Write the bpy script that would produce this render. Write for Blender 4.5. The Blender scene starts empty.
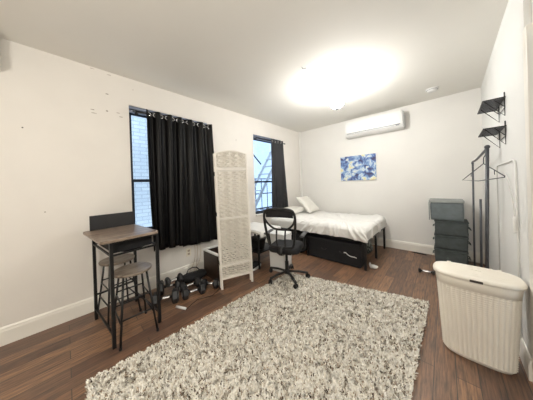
import bpy, bmesh, math, random
import numpy as np
from mathutils import Vector, Matrix, noise
PI = math.pi
random.seed(7); np.random.seed(7)
S = bpy.context.scene
COL = S.collection

# ------------------------------------------------------------------ camera
cam = bpy.data.cameras.new('camera'); camo = bpy.data.objects.new('camera', cam); COL.objects.link(camo)
F, YAW, PITCH, ROLL, PX, PY = 189.77, -0.76586, -0.002343, -0.032667, 261.99, 185.03
fw = Vector((math.sin(YAW)*math.cos(PITCH), math.cos(YAW)*math.cos(PITCH), math.sin(PITCH)))
rt = Vector((math.cos(YAW), -math.sin(YAW), 0)); up = rt.cross(fw)
r2 = rt*math.cos(ROLL) + up*math.sin(ROLL); u2 = -rt*math.sin(ROLL) + up*math.cos(ROLL)
mw = Matrix((r2, u2, -fw)).transposed().to_4x4(); mw.translation = Vector((2.7022, 0, 1.2747))
camo.matrix_world = mw
cam.sensor_fit = 'HORIZONTAL'; cam.sensor_width = 36; cam.lens = F/533*36
cam.shift_x = (266.5-PX)/533; cam.shift_y = (PY-200)/533; cam.clip_start = .03
S.camera = camo

# ------------------------------------------------------------------ world, light, exposure
S.view_settings.view_transform = 'Standard'; S.view_settings.look = 'None'
S.view_settings.gamma = 1; S.view_settings.use_curve_mapping = False
S.view_settings.exposure = 0.76
W = bpy.data.worlds.new('world'); S.world = W; W.use_nodes = True
bg = W.node_tree.nodes['Background']; bg.inputs[0].default_value = (.74, .87, 1, 1); bg.inputs[1].default_value = 1.5
FILL_POWER = 40.0

def lamp(name, kind, loc, power, color, size):
    l = bpy.data.lights.new(name, kind); l.energy = power; l.color = color
    if kind == 'AREA': l.shape = 'DISK'; l.size = size
    else: l.shadow_soft_size = size
    o = bpy.data.objects.new(name, l); COL.objects.link(o); o.location = loc
    return o
# unseen fill light added behind the camera, standing in for the kitchen end
lamp('kitchen_end_fill', 'POINT', (2.7, -.75, 1.95), FILL_POWER, (1, .95, .87), .12)

# ------------------------------------------------------------------ materials
def mat(name, col, rough=.5, metal=0, var=0., vscale=8., bump=0., bscale=60., col2=None, spec=.5, coat=0, stretch=None, lo=.35, hi=.65):
    m = bpy.data.materials.new(name); m.use_nodes = True; nt = m.node_tree; N = nt.nodes; L = nt.links
    b = N['Principled BSDF']; b.inputs['Roughness'].default_value = rough; b.inputs['Metallic'].default_value = metal
    b.inputs['Specular IOR Level'].default_value = spec; b.inputs['Coat Weight'].default_value = coat
    b.inputs['Base Color'].default_value = (*col, 1)
    tc = N.new('ShaderNodeTexCoord'); mp = N.new('ShaderNodeMapping'); L.new(tc.outputs['Object'], mp.inputs[0])
    if stretch: mp.inputs['Scale'].default_value = stretch
    n = N.new('ShaderNodeTexNoise'); n.inputs['Scale'].default_value = vscale; n.inputs['Detail'].default_value = 5
    L.new(mp.outputs[0], n.inputs['Vector'])
    r = N.new('ShaderNodeValToRGB'); L.new(n.outputs['Fac'], r.inputs[0])
    c2 = col2 if col2 else tuple(max(0, c*(1-var)) for c in col)
    r.color_ramp.elements[0].position = lo; r.color_ramp.elements[1].position = hi
    r.color_ramp.elements[0].color = (*c2, 1); r.color_ramp.elements[1].color = (*col, 1)
    L.new(r.outputs[0], b.inputs['Base Color'])
    if bump:
        n2 = N.new('ShaderNodeTexNoise'); n2.inputs['Scale'].default_value = bscale; n2.inputs['Detail'].default_value = 4
        L.new(mp.outputs[0], n2.inputs['Vector'])
        bp = N.new('ShaderNodeBump'); bp.inputs['Strength'].default_value = bump; bp.inputs['Distance'].default_value = .01
        L.new(n2.outputs['Fac'], bp.inputs['Height']); L.new(bp.outputs[0], b.inputs['Normal'])
    return m

def floor_mat():
    m = bpy.data.materials.new('dark_plank_floor'); m.use_nodes = True; nt = m.node_tree; N = nt.nodes; L = nt.links
    b = N['Principled BSDF']; b.inputs['Specular IOR Level'].default_value = .6; b.inputs['IOR'].default_value = 1.85
    tc = N.new('ShaderNodeTexCoord'); mp = N.new('ShaderNodeMapping'); mp.inputs['Rotation'].default_value = (0, 0, PI/2)
    L.new(tc.outputs['Object'], mp.inputs[0])
    br = N.new('ShaderNodeTexBrick'); L.new(mp.outputs[0], br.inputs[0])
    br.inputs['Color1'].default_value = (.070, .031, .016, 1); br.inputs['Color2'].default_value = (.195, .105, .055, 1)
    br.inputs['Mortar'].default_value = (.012, .006, .004, 1)
    br.inputs['Scale'].default_value = 1; br.inputs['Mortar Size'].default_value = .0022; br.inputs['Brick Width'].default_value = 1.25
    br.inputs['Row Height'].default_value = .105; br.inputs['Mortar Smooth'].default_value = .1; br.offset = .37
    mp2 = N.new('ShaderNodeMapping'); mp2.inputs['Scale'].default_value = (30, 1.8, 1); L.new(tc.outputs['Object'], mp2.inputs[0])
    n = N.new('ShaderNodeTexNoise'); n.inputs['Scale'].default_value = 3.0; n.inputs['Detail'].default_value = 8; n.inputs['Roughness'].default_value = .65
    L.new(mp2.outputs[0], n.inputs[0])
    r = N.new('ShaderNodeValToRGB'); L.new(n.outputs[0], r.inputs[0])
    r.color_ramp.elements[0].position = .33; r.color_ramp.elements[0].color = (.30, .27, .25, 1)
    r.color_ramp.elements[1].position = .68; r.color_ramp.elements[1].color = (2.3, 2.2, 2.0, 1)
    mx = N.new('ShaderNodeMix'); mx.data_type = 'RGBA'; mx.blend_type = 'MULTIPLY'; mx.inputs[0].default_value = 1
    L.new(br.outputs[0], mx.inputs[6]); L.new(r.outputs[0], mx.inputs[7])
    L.new(mx.outputs[2], b.inputs['Base Color'])
    n3 = N.new('ShaderNodeTexNoise'); n3.inputs['Scale'].default_value = 3; L.new(tc.outputs['Object'], n3.inputs[0])
    mr = N.new('ShaderNodeMapRange'); mr.inputs[3].default_value = .44; mr.inputs[4].default_value = .56; L.new(n3.outputs[0], mr.inputs[0])
    L.new(mr.outputs[0], b.inputs['Roughness'])
    bp = N.new('ShaderNodeBump'); bp.inputs['Strength'].default_value = .25; bp.inputs['Distance'].default_value = .004
    L.new(n.outputs[0], bp.inputs['Height']); L.new(bp.outputs[0], b.inputs['Normal'])
    return m

def brick_mat(name, c1, c2, mo, sc=1.0):
    m = bpy.data.materials.new(name); m.use_nodes = True; nt = m.node_tree; N = nt.nodes; L = nt.links
    b = N['Principled BSDF']; b.inputs['Roughness'].default_value = .85
    tc = N.new('ShaderNodeTexCoord'); sx = N.new('ShaderNodeSeparateXYZ'); L.new(tc.outputs['Object'], sx.inputs[0])
    cx = N.new('ShaderNodeCombineXYZ'); L.new(sx.outputs[1], cx.inputs[0]); L.new(sx.outputs[2], cx.inputs[1])
    br = N.new('ShaderNodeTexBrick'); L.new(cx.outputs[0], br.inputs[0]); br.inputs['Scale'].default_value = sc
    br.inputs['Color1'].default_value = (*c1, 1); br.inputs['Color2'].default_value = (*c2, 1); br.inputs['Mortar'].default_value = (*mo, 1)
    br.inputs['Brick Width'].default_value = .21; br.inputs['Row Height'].default_value = .072; br.inputs['Mortar Size'].default_value = .008
    L.new(br.outputs[0], b.inputs['Base Color'])
    return m

def emit_mat(name, col, s):
    m = bpy.data.materials.new(name); m.use_nodes = True; b = m.node_tree.nodes['Principled BSDF']
    b.inputs['Base Color'].default_value = (.9, .9, .9, 1)
    b.inputs['Emission Color'].default_value = (*col, 1); b.inputs['Emission Strength'].default_value = s
    return m

def glass_mat():
    m = bpy.data.materials.new('window_glass'); m.use_nodes = True; nt = m.node_tree; N = nt.nodes; L = nt.links
    N.remove(N['Principled BSDF']); t = N.new('ShaderNodeBsdfTransparent'); t.inputs[0].default_value = (.93, .97, 1, 1)
    g = N.new('ShaderNodeBsdfGlossy'); g.inputs['Roughness'].default_value = .03
    lw_ = N.new('ShaderNodeLayerWeight'); pw = N.new('ShaderNodeMath'); pw.operation = 'POWER'; pw.inputs[1].default_value = 4
    ad = N.new('ShaderNodeMath'); ad.operation = 'MULTIPLY_ADD'; ad.inputs[1].default_value = .6; ad.inputs[2].default_value = .03
    mx = N.new('ShaderNodeMixShader'); L.new(lw_.outputs['Facing'], pw.inputs[0]); L.new(pw.outputs[0], ad.inputs[0]); L.new(ad.outputs[0], mx.inputs[0]); L.new(t.outputs[0], mx.inputs[1]); L.new(g.outputs[0], mx.inputs[2])
    L.new(mx.outputs[0], N['Material Output'].inputs[0]); return m

def attr_mat(name, rough=.95):
    m = bpy.data.materials.new(name); m.use_nodes = True; nt = m.node_tree
    a = nt.nodes.new('ShaderNodeVertexColor'); a.layer_name = 'tone'
    b = nt.nodes['Principled BSDF']; nt.links.new(a.outputs[0], b.inputs['Base Color'])
    b.inputs['Roughness'].default_value = rough; b.inputs['Specular IOR Level'].default_value = .1
    return m

def art_mat():
    m = bpy.data.materials.new('abstract_canvas_print'); m.use_nodes = True; nt = m.node_tree; N = nt.nodes; L = nt.links
    b = N['Principled BSDF']; b.inputs['Roughness'].default_value = .7
    tc = N.new('ShaderNodeTexCoord'); n = N.new('ShaderNodeTexNoise'); n.inputs['Scale'].default_value = 11; n.inputs['Detail'].default_value = 6
    n.inputs['Distortion'].default_value = .6
    L.new(tc.outputs['Object'], n.inputs[0])
    r = N.new('ShaderNodeValToRGB'); L.new(n.outputs[0], r.inputs[0]); cr = r.color_ramp
    cr.elements[0].position = .36; cr.elements[0].color = (.06, .06, .14, 1)
    cr.elements[1].position = .66; cr.elements[1].color = (.80, .72, .36, 1)
    for p, c in ((.44, (.10, .16, .38)), (.50, (.20, .33, .58)), (.56, (.50, .62, .74)), (.61, (.78, .80, .72))):
        e = cr.elements.new(p); e.color = (*c, 1)
    L.new(r.outputs[0], b.inputs['Base Color']); return m

wall_m = mat('warm_white_wall_paint', (.80, .765, .715), .6, var=.03, vscale=3, bump=.06, bscale=25)
backwall_m = mat('white_wall_paint', (.83, .815, .78), .6, var=.02, vscale=3, bump=.05, bscale=25)
rightwall_m = mat('cool_white_wall_paint', (.80, .80, .775), .6, var=.03, vscale=3, bump=.08, bscale=30)
ceil_m = mat('ceiling_paint', (.86, .84, .785), .8, var=.02, vscale=2)
trim_m = mat('white_gloss_trim', (.86, .83, .76), .35, var=.03, vscale=6)
floor_m = floor_mat()
navy_m = mat('dark_navy_window_metal', (.016, .024, .045), .35, var=.3, vscale=10)
alu_m = mat('grey_window_metal', (.25, .29, .38), .4, .3, var=.2)
glass_m = glass_mat()
black_metal = mat('black_painted_metal', (.012, .012, .013), .38, .2, var=.2, vscale=30)
grey_metal = mat('dark_grey_metal', (.10, .105, .12), .4, .5, var=.2, vscale=20)
chrome_m = mat('chrome', (.75, .75, .76), .18, 1, var=.1)
satin_black = mat('black_satin_curtain', (.0022, .002, .0023), .45, var=.4, vscale=5, stretch=(1, 8, 1), bump=.05, bscale=14, spec=.22)
grey_curtain = mat('charcoal_curtain', (.011, .0115, .015), .6, var=.25, vscale=6)
topwood = mat('grey_brown_laminate_wood', (.34, .26, .20), .32, col2=(.13, .09, .065), vscale=5, stretch=(9, 1.5, 1))
seatwood = mat('stool_laminate_wood', (.30, .25, .20), .32, col2=(.16, .12, .09), vscale=5, stretch=(9, 1.5, 1))
board_m = mat('charcoal_board', (.022, .022, .024), .5, var=.2)
white_weave = mat('white_woven_cord', (.80, .755, .67), .65, var=.06, vscale=40)
white_wood = mat('white_painted_wood', (.84, .80, .73), .45, var=.03)
hamper_m = mat('cream_white_plastic', (.89, .84, .74), .42, var=.03, vscale=5)
white_pl = mat('white_plastic', (.82, .82, .80), .35, var=.02)
sheet_m = mat('white_bed_linen', (.84, .83, .80), .85, var=.03, vscale=6, bump=.12, bscale=35)
pillow_m = mat('off_white_pillowcase', (.84, .82, .76), .85, var=.03, vscale=6, bump=.1, bscale=30)
black_fab = mat('black_fabric', (.013, .013, .015), .85, var=.3, vscale=25, bump=.2, bscale=80)
black_pl = mat('black_plastic', (.012, .012, .013), .4, var=.2)
rubber_m = mat('black_rubber', (.016, .016, .018), .5, var=.3, vscale=30)
grey_fab = mat('dark_green_grey_fabric', (.078, .092, .092), .9, var=.25, vscale=14, bump=.3, bscale=60)
grey_box = mat('blue_grey_fabric_box', (.16, .19, .20), .85, var=.2, vscale=14, bump=.2, bscale=60)
grey_lid = mat('light_grey_box_lid', (.34, .36, .35), .7, var=.1)
brown_dark = mat('dark_brown_laminate', (.045, .028, .020), .35, var=.35, vscale=10, stretch=(1, 1, 5))
bulb_m = emit_mat('lit_opal_glass', (1, .985, .955), 105.0)
brick_white = brick_mat('pale_painted_brick', (.72, .76, .80), (.62, .67, .73), (.50, .55, .62))
brick_blue = brick_mat('blue_grey_brick', (.50, .58, .74), (.58, .66, .80), (.36, .42, .56))
pale_pl = mat('beige_cable_plastic', (.62, .52, .40), .5, var=.1)
smudge_m = mat('grey_wall_scuff', (.50, .44, .38), .8, var=.3, vscale=60)
hole_m = mat('dark_nail_hole', (.08, .07, .06), .8)
art_m = art_mat()
rug_m = attr_mat('shaggy_wool_pile')
rugback_m = mat('rug_backing', (.45, .40, .33), .9, var=.2)
cord_m = mat('off_white_cord', (.62, .61, .57), .6)

# ------------------------------------------------------------------ mesh builder
class MB:
    def __init__(s): s.v = []; s.f = []
    def add(s, vs, fs, T=None):
        n = len(s.v)
        for v in vs:
            v = Vector(v); s.v.append(tuple(T @ v if T is not None else v))
        s.f += [tuple(i+n for i in f) for f in fs]; return s
    def box(s, a, b, T=None):
        x0, y0, z0 = a; x1, y1, z1 = b
        return s.add([(x0,y0,z0),(x1,y0,z0),(x1,y1,z0),(x0,y1,z0),(x0,y0,z1),(x1,y0,z1),(x1,y1,z1),(x0,y1,z1)],
                     [(0,3,2,1),(4,5,6,7),(0,1,5,4),(1,2,6,5),(2,3,7,6),(3,0,4,7)], T)
    def tube(s, pts, r, n=8, closed=False, flat=None, T=None):
        pts = [Vector(p) for p in pts]; m = len(pts); rings = []
        nrm = None
        for i, p in enumerate(pts):
            if closed: t = (pts[(i+1) % m]-pts[i-1]).normalized()
            else: t = (pts[min(i+1, m-1)]-pts[max(i-1, 0)]).normalized()
            if nrm is None:
                a = Vector(flat) if flat else (Vector((0, 0, 1)) if abs(t.z) < .9 else Vector((1, 0, 0)))
                nrm = (a - t*a.dot(t)).normalized()
            else: nrm = (nrm - t*nrm.dot(t)).normalized()
            bn = t.cross(nrm)
            rr = r[i] if isinstance(r, (list, tuple)) and not isinstance(r[0], (list, tuple)) and len(r) == m and m > 2 else r
            ra, rb = (rr if isinstance(rr, (list, tuple)) else (rr, rr))
            rings.append([p + nrm*ra*math.cos(2*PI*k/n+PI/n) + bn*rb*math.sin(2*PI*k/n+PI/n) for k in range(n)])
        vs = [v for rg in rings for v in rg]; fs = []
        for i in range(m if closed else m-1):
            j = (i+1) % m
            for k in range(n): k2 = (k+1) % n; fs.append((i*n+k, i*n+k2, j*n+k2, j*n+k))
        if not closed: fs.append(tuple(range(n-1, -1, -1))); fs.append(tuple((m-1)*n+k for k in range(n)))
        return s.add(vs, fs, T)
    def bar(s, a, b, w=.02, T=None):      # square section bar
        return s.tube([a, b], w*.7071, 4, T=T)
    def lathe(s, prof, c=(0,0,0), n=24, axis='z', T=None):
        vs = []; fs = []; m = len(prof)
        for r, h in prof:
            for k in range(n):
                a = 2*PI*k/n; q = (r*math.cos(a), r*math.sin(a), h)
                if axis == 'x': q = (q[2], q[0], q[1])
                if axis == 'y': q = (q[1], q[2], q[0])
                vs.append((q[0]+c[0], q[1]+c[1], q[2]+c[2]))
        for i in range(m-1):
            for k in range(n): k2 = (k+1) % n; fs.append((i*n+k, i*n+k2, (i+1)*n+k2, (i+1)*n+k))
        fs.append(tuple(range(n-1, -1, -1))); fs.append(tuple((m-1)*n+k for k in range(n)))
        return s.add(vs, fs, T)
    def sph(s, c, r, n=16, sc=(1,1,1), T=None):
        prof = [(max(1e-4, math.sin(PI*i/(n//2))), -math.cos(PI*i/(n//2))) for i in range(n//2+1)]
        m = MB().lathe(prof, n=n)
        return s.add([(v[0]*r*sc[0]+c[0], v[1]*r*sc[1]+c[1], v[2]*r*sc[2]+c[2]) for v in m.v], m.f, T)
    def grid(s, fn, nu, nv, wrap=False, T=None):
        vs = [fn(i/(nu if wrap else nu-1), j/(nv-1)) for i in range(nu) for j in range(nv)]; fs = []
        for i in range(nu if wrap else nu-1):
            i2 = (i+1) % nu
            for j in range(nv-1): fs.append((i*nv+j, i2*nv+j, i2*nv+j+1, i*nv+j+1))
        return s.add(vs, fs, T)
    def prism(s, poly, z0, z1, T=None):
        n = len(poly); vs = [(x, y, z0) for x, y in poly]+[(x, y, z1) for x, y in poly]
        fs = [tuple(range(n-1, -1, -1)), tuple(range(n, 2*n))]+[(i, (i+1) % n, n+(i+1) % n, n+i) for i in range(n)]
        return s.add(vs, fs, T)
    def build(s, name, m, parent=None, smooth=False, bevel=0, loc=None, solid=0):
        me = bpy.data.meshes.new(name); me.from_pydata(s.v, [], s.f); me.validate(); me.update()
        bm = bmesh.new(); bm.from_mesh(me); bmesh.ops.recalc_face_normals(bm, faces=bm.faces); bm.to_mesh(me); bm.free()
        o = bpy.data.objects.new(name, me); COL.objects.link(o); me.materials.append(m)
        if smooth: me.polygons.foreach_set('use_smooth', [True]*len(me.polygons))
        if solid: q = o.modifiers.new('solidify', 'SOLIDIFY'); q.thickness = solid; q.offset = 0
        if bevel:
            q = o.modifiers.new('bevel', 'BEVEL'); q.width = bevel; q.segments = 2; q.limit_method = 'ANGLE'; q.angle_limit = .6
        if parent: o.parent = parent
        if loc: o.location = loc
        return o

def thing(name, label, cat, loc=(0,0,0), rz=0, group=None):
    o = bpy.data.objects.new(name, None); COL.objects.link(o); o.empty_display_size = .1
    o.location = loc; o.rotation_euler = (0, 0, rz); return tag(o, label, cat, group)
def tag(o, label, cat, group=None, kind=None):
    o['label'] = label; o['category'] = cat
    if group: o['group'] = group
    if kind: o['kind'] = kind
    return o
def struct(o): o['kind'] = 'structure'; return o
def rrect(hx, hy, r, n=6):
    pts = []
    for cx, cy, a0 in ((hx-r, hy-r, 0), (-hx+r, hy-r, PI/2), (-hx+r, -hy+r, PI), (hx-r, -hy+r, 1.5*PI)):
        for k in range(n+1): a = a0+PI/2*k/n; pts.append((cx+r*math.cos(a), cy+r*math.sin(a)))
    return pts
def rotT(loc=(0,0,0), rx=0, ry=0, rz=0):
    return Matrix.Translation(loc) @ Matrix.Rotation(rz, 4, 'Z') @ Matrix.Rotation(ry, 4, 'Y') @ Matrix.Rotation(rx, 4, 'X')

# ------------------------------------------------------------------ room shell
H = 2.6; D = 4.28; Y0 = -2.3; WT = .16
ANG = .020
def wx(y): return 3.118+(y-4.28)*ANG        # inner face of the right wall
struct(MB().box((-WT, Y0-.1, -.1), (3.6, D+.12, 0)).build('floor', floor_m))
struct(MB().box((-WT, Y0-.1, H), (3.6, D+.12, H+.1)).build('ceiling', ceil_m))
struct(MB().box((-WT, D, 0), (3.3, D+.12, H)).build('wall_back', backwall_m))
struct(MB().box((-WT, Y0-.1, 0), (3.6, Y0, H)).build('wall_front', wall_m))
W1 = (.555, 1.60, .70, 2.28); W2 = (2.60, 3.50, .66, 2.28)
wl = MB()
for y0, y1, z0, z1 in ((Y0, W1[0], 0, H), (W1[1], W2[0], 0, H), (W2[1], D, 0, H), (W1[0], W1[1], 0, W1[2]), (W1[0], W1[1], W1[3], H),
                       (W2[0], W2[1], 0, W2[2]), (W2[0], W2[1], W2[3], H)):
    wl.box((-WT, y0, z0), (0, y1, z1))
wl_o = struct(wl.build('wall_left', wall_m))
YE = 1.965
struct(MB().prism([(wx(YE), YE), (3.4, YE), (3.4, D), (wx(D), D)], 0, H).build('wall_right', rightwall_m))
struct(MB().prism([(3.10, Y0), (3.5, Y0), (3.5, .95), (3.10, .95)], 0, H).build('wall_right', rightwall_m))
struct(MB().box((3.10, .95, 2.12), (3.45, YE, H)).build('wall_right', rightwall_m))
# door and casing at the near end of the right wall
dr = MB().box((3.16, .97, .01), (3.20, 1.84, 2.08)).build('door_1', mat('grey_painted_door', (.16, .16, .16), .5, var=.1), bevel=.003)
struct(dr)
MB().tube([(3.155, 1.78, .98), (3.105, 1.78, .98), (3.10, 1.70, .98)], .01, 10).build('door_handle', chrome_m, dr, smooth=True)
for z in (.86, 1.8): MB().box((3.13, 1.835, z), (3.165, 1.85, z+.09)).build('hinge', black_metal, dr)
struct(MB().box((wx(YE)-.006, YE-.07, 0), (wx(YE)+.10, YE+.003, 2.16)).build('trim_1', trim_m, bevel=.004))
# baseboards
def baseboard(name, p0, p1, inward, h=.15, t=.018):
    p0 = Vector((*p0, 0)); p1 = Vector((*p1, 0)); n = Vector((*inward, 0)); m = MB()
    prof = [(0, 0), (t, 0), (t, h-.035), (t*.75, h-.02), (t*.75, h-.012), (t*.35, h), (0, h)]
    vs = [tuple(q+n*a+Vector((0, 0, b))) for q in (p0, p1) for a, b in prof]; k = len(prof)
    m.add(vs, [tuple(range(k)), tuple(range(2*k-1, k-1, -1))]+[(i, (i+1) % k, k+(i+1) % k, k+i) for i in range(k)])
    return struct(m.build(name, trim_m))
baseboard('baseboard_left', (0, Y0), (0, D), (1, 0))
baseboard('baseboard_back', (.018, D), (wx(D), D), (0, -1))
baseboard('baseboard_right', (wx(YE+.01), YE+.01), (wx(D), D-.02), (-1, 0), .13)
# vertical pipe chase seam in the back left corner
struct(MB().box((.0, D-.05, .15), (.05, D, H)).build('trim_2', backwall_m, bevel=.003))
# shallow rounded door-like panel outline on the right wall
def wp(y, z, off=.008): return (wx(y)-off, y, z)
pts = [wp(3.02, .13), wp(3.02, 1.33), wp(2.98, 1.385), wp(2.6, 1.39), wp(2.30, 1.395), wp(2.24, 1.38), wp(2.22, 1.32), wp(2.22, .13)]
struct(MB().tube(pts, .006, 6).build('trim_3', rightwall_m, smooth=True))
# scuffs and nail marks on the left wall
scuffs = [(92.5,109.5,.035,.010),(94,113,.05,.008),(107,94,.03,.012),(107,111,.02,.02),(118,113,.035,.008),(121,117,.04,.008),(109,75,.04,.006),(92,68.5,.04,.005),(133,90,.01,.01),(195,142,.02,.012),(45,212,.012,.012)]
def ray_wall(px, py):
    d = r2*(px-PX)+u2*(PY-py)+fw*F; t = -2.7022/d.x; return (t*d.y, 1.2747+t*d.z)
for px, py, w, h in scuffs:
    y, z = ray_wall(px, py)
    MB().lathe([(.5, 0), (.45, .0012)], axis='x', n=10, T=Matrix.Translation((0, y, z)) @ Matrix.Diagonal((1, w, h, 1))).build('scuff_mark', smudge_m, wl_o)
for px, py in ((22.5, 127.5), (124, 64), (236, 140)):
    y, z = ray_wall(px, py)
    MB().lathe([(.006, 0), (.005, .002)], (0, y, z), 10, 'x').build('nail_hole', hole_m, wl_o)

# ------------------------------------------------------------------ windows
def window(idx, Wd, railz):
    y0, y1, z0, z1 = Wd
    w = MB()
    a, b = -.13, -.055
    for p, q in (((a, y0, z0), (b, y0+.016, z1)), ((a, y1-.016, z0), (b, y1, z1)), ((a, y0+.016, z1-.06), (b, y1-.016, z1)), ((a, y0+.016, z0), (b, y1-.016, z0+.05))):
        w.box(p, q)
    o = struct(w.build('window_%d' % idx, navy_m, bevel=.003))
    h = MB()
    h.box((-.05, y0+.002, z1-.035), (-.01, y1-.002, z1-.002)); h.box((-.055, y0+.002, z1-.075), (-.03, y1-.002, z1-.045))
    h.build('blind_headrail', alu_m, o, bevel=.003)
    for k, (s0, s1, xo) in enumerate(((railz+.03, z1-.06, -.115), (z0+.05, railz+.04, -.085))):
        s = MB(); t = .024
        s.box((xo, y0+.016, s0), (xo+.028, y0+.016+t, s1)); s.box((xo, y1-.016-t, s0), (xo+.028, y1-.016, s1))
        s.box((xo, y0+.016+t, s1-t), (xo+.028, y1-.016-t, s1)); s.box((xo, y0+.016+t, s0), (xo+.028, y1-.016-t, s0+t))
        so = s.build('sash', navy_m, o, bevel=.002)
        MB().box((xo+.011, y0+.016+t, s0+t), (xo+.015, y1-.016-t, s1-t)).build('glass_pane', glass_m, so)
    MB().box((-.054, y0+.001, z0), (.03, y1-.001, z0+.022)).build('window_sill', trim_m, o, bevel=.004)
    return o
window(1, W1, 1.34); window(2, W2, 1.30)

# ------------------------------------------------------------------ outside
b1 = MB().box((-1.9, -1.5, -6), (-1.6, 3.05, 9)).build('neighbouring_wall', brick_white)
tag(b1, 'pale painted brick wall seen through the window beside the black curtains', 'building')
b2 = MB().box((-6.4, 3.4, -8), (-6.0, 16, 7)).build('building', brick_blue)
tag(b2, 'blue grey brick building far beyond the fire escape window', 'building')
fe = thing('fire_escape', 'dark metal fire escape with diagonal stair outside the window nearer the bed', 'fire escape', (-.9, 3.9, 0))
for z in (.55, 3.0): 
    m = MB()
    m.bar((-.45, -1.0, z), (-.45, 2.6, z), .04); m.bar((.35, -1.0, z), (.35, 2.6, z), .04)
    for k in range(14): m.bar((-.45, -1.0+k*.27, z), (.35, -1.0+k*.27, z), .02)
    m.build('platform', black_metal, fe)
m = MB()
for z in (1.0, 1.45): m.bar((-.45, -1.0, z), (-.45, 2.6, z), .03)
for k in range(15): m.bar((-.45, -1.0+k*.257, .55), (-.45, -1.0+k*.257, 1.45), .016)
m.build('railing', black_metal, fe)
m = MB(); 
for xx in (-.2, .18): m.bar((xx, -.75, .55), (xx, 1.05, 3.0), .05)
for k in range(11): t = (k+.5)/11; m.box((-.2, -.75+1.8*t-.08, .55+2.45*t), (.18, -.75+1.8*t+.08, .55+2.45*t+.02))
m.build('stair', mat('pale_stair_metal', (.42, .45, .50), .5), fe)
m = MB(); m.bar((-.45, -1.0, 3.0), (-.45, .3, 1.9), .03); m.bar((-.45, .9, .55), (-.45, .9, 3.0), .035); m.bar((-.45, -.4, .55), (-.45, -.4, 3.0), .035)
m.build('brace', black_metal, fe)

# ------------------------------------------------------------------ curtains
def curtain(name, label, y0, y1, yb0, yb1, ztop, zbot, folds, m, amp=.032, x=.085, hemtilt=0., group=None, seed=0, gather=0):
    base = thing(name, label, 'curtain', (x, (y0+y1)/2, zbot), group=group); bx, by, bz = base.location
    nu, nv = folds*14+1, 46
    def fn(u, v):
        z = ztop-(ztop-(zbot+hemtilt*(u-.5)))*v
        ya = y0+(y1-y0)*u; yb = yb0+(yb1-yb0)*u; t = v**1.3
        ph = 2*PI*folds*u; wob = noise.noise(Vector((u*3+seed, v*1.4, seed)))
        a = amp*(1+.25*wob)*(1-.15*v)
        yy = ya+(yb-ya)*t + .010*math.sin(2*ph+seed)*(.4+v) + .02*wob*v
        xx = a*math.cos(ph+.7*wob*v) + .012*noise.noise(Vector((u*9, v*3, seed+5)))*v
        return (xx, yy-by, z-bz)
    MB().grid(fn, nu, nv).build('panel', m, base, smooth=True, solid=.003)
    for k in range(folds*2):
        u = (k+.5)/(folds*2); yy = y0+(y1-y0)*u
        px_ = amp*math.cos(2*PI*folds*u)
        pts = [(px_+.004+.0*a, yy-by+.021*math.cos(a), ztop-.045-bz+.021*math.sin(a)) for a in [2*PI*i/16 for i in range(16)]]
        MB().tube(pts, .0045, 6, closed=True).build('grommet_ring', chrome_m, base, smooth=True)
    return base
def rod(label, y0, y1, z, x=.085, mm=None):
    r = thing('curtain_rod', label, 'curtain rod', (x, (y0+y1)/2, z)); h = (y1-y0)/2
    MB().tube([(0, -h, 0), (0, h, 0)], .009, 10).build('pole', mm or black_metal, r, smooth=True)
    for s in (-1, 1):
        MB().sph((0, s*(h+.012), 0), .017, 12).build('finial', mm or grey_metal, r, smooth=True)
        MB().tube([(0, s*(h-.03), 0), (-x+.002, s*(h-.03), 0)], .006, 8).lathe([(.02, 0), (.02, .006)], (-x+.001, s*(h-.03), 0), 12, 'x').build('bracket', mm or black_metal, r)
    return r
rod('black curtain rod above the window with the full black curtains', .60, 1.60, 2.19)
curtain('black_curtain', 'black satin grommet curtain, left one, nearest the wooden topped table',   .705, 1.135, .72, 1.10, 2.235, .485, 3, satin_black, hemtilt=-.02, seed=1)
curtain('black_curtain', 'black satin grommet curtain, right one, hanging next to the woven screen', 1.11, 1.61, 1.09, 1.71, 2.235, .44, 3, satin_black, hemtilt=-.03, seed=2)
rod('thin curtain rod above the window beside the bed', 2.62, 3.50, 2.19)
curtain('charcoal_curtain', 'charcoal curtain hanging at the window beside the bed', 3.02, 3.42, 2.98, 3.55, 2.235, .70, 4, grey_curtain, amp=.028, seed=3)

# ------------------------------------------------------------------ ceiling things
pl = thing('pendant_lamp', 'glowing white pendant lamp hanging from the ceiling', 'lamp', (1.66, 2.62, H))
MB().lathe([(.002, -.035), (.05, -.032), (.062, -.02), (.066, 0)], n=28).build('ceiling_rose', mat('pale_blue_grey_metal', (.50, .56, .66), .4), pl, smooth=True)
MB().tube([(0, 0, -.03), (0, 0, -.12)], .008, 10).build('stem', white_pl, pl, smooth=True)
MB().lathe([(.03, -.10), (.036, -.135), (.034, -.14)], n=20).build('cap', white_pl, pl, smooth=True)
MB().sph((0, 0, -.225), .095, 28, (1, 1, .92)).build('globe', bulb_m, pl, smooth=True)
MB().lathe([(.001, -.328), (.02, -.326), (.026, -.31)], n=18).build('finial', mat('finial_metal', (.4, .42, .45), .4), pl, smooth=True)
sd = thing('smoke_detector', 'round white smoke detector on the ceiling by the right wall', 'smoke detector', (2.60, 3.78, H))
MB().lathe([(.005, -.042), (.045, -.04), (.06, -.028), (.062, -.012), (.072, -.010), (.075, 0)], n=32).build('body', white_pl, sd, smooth=True)
MB().lathe([(.064, -.016), (.0645, -.020)], n=32).build('vent_ring', grey_metal, sd)
hk = thing('ceiling_hook', 'tiny curved dark metal hook on the ceiling near the lamp', 'hook', (1.56, 1.91, H))
MB().tube([(0,0,0), (0,0,-.012), (.012,.008,-.022), (.028,.02,-.022), (.036,.026,-.012)], .003, 8).build('hook_wire', grey_metal, hk, smooth=True)
MB().lathe([(.008, -.002), (.01, 0)], n=14).build('plate', white_pl, hk)

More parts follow.
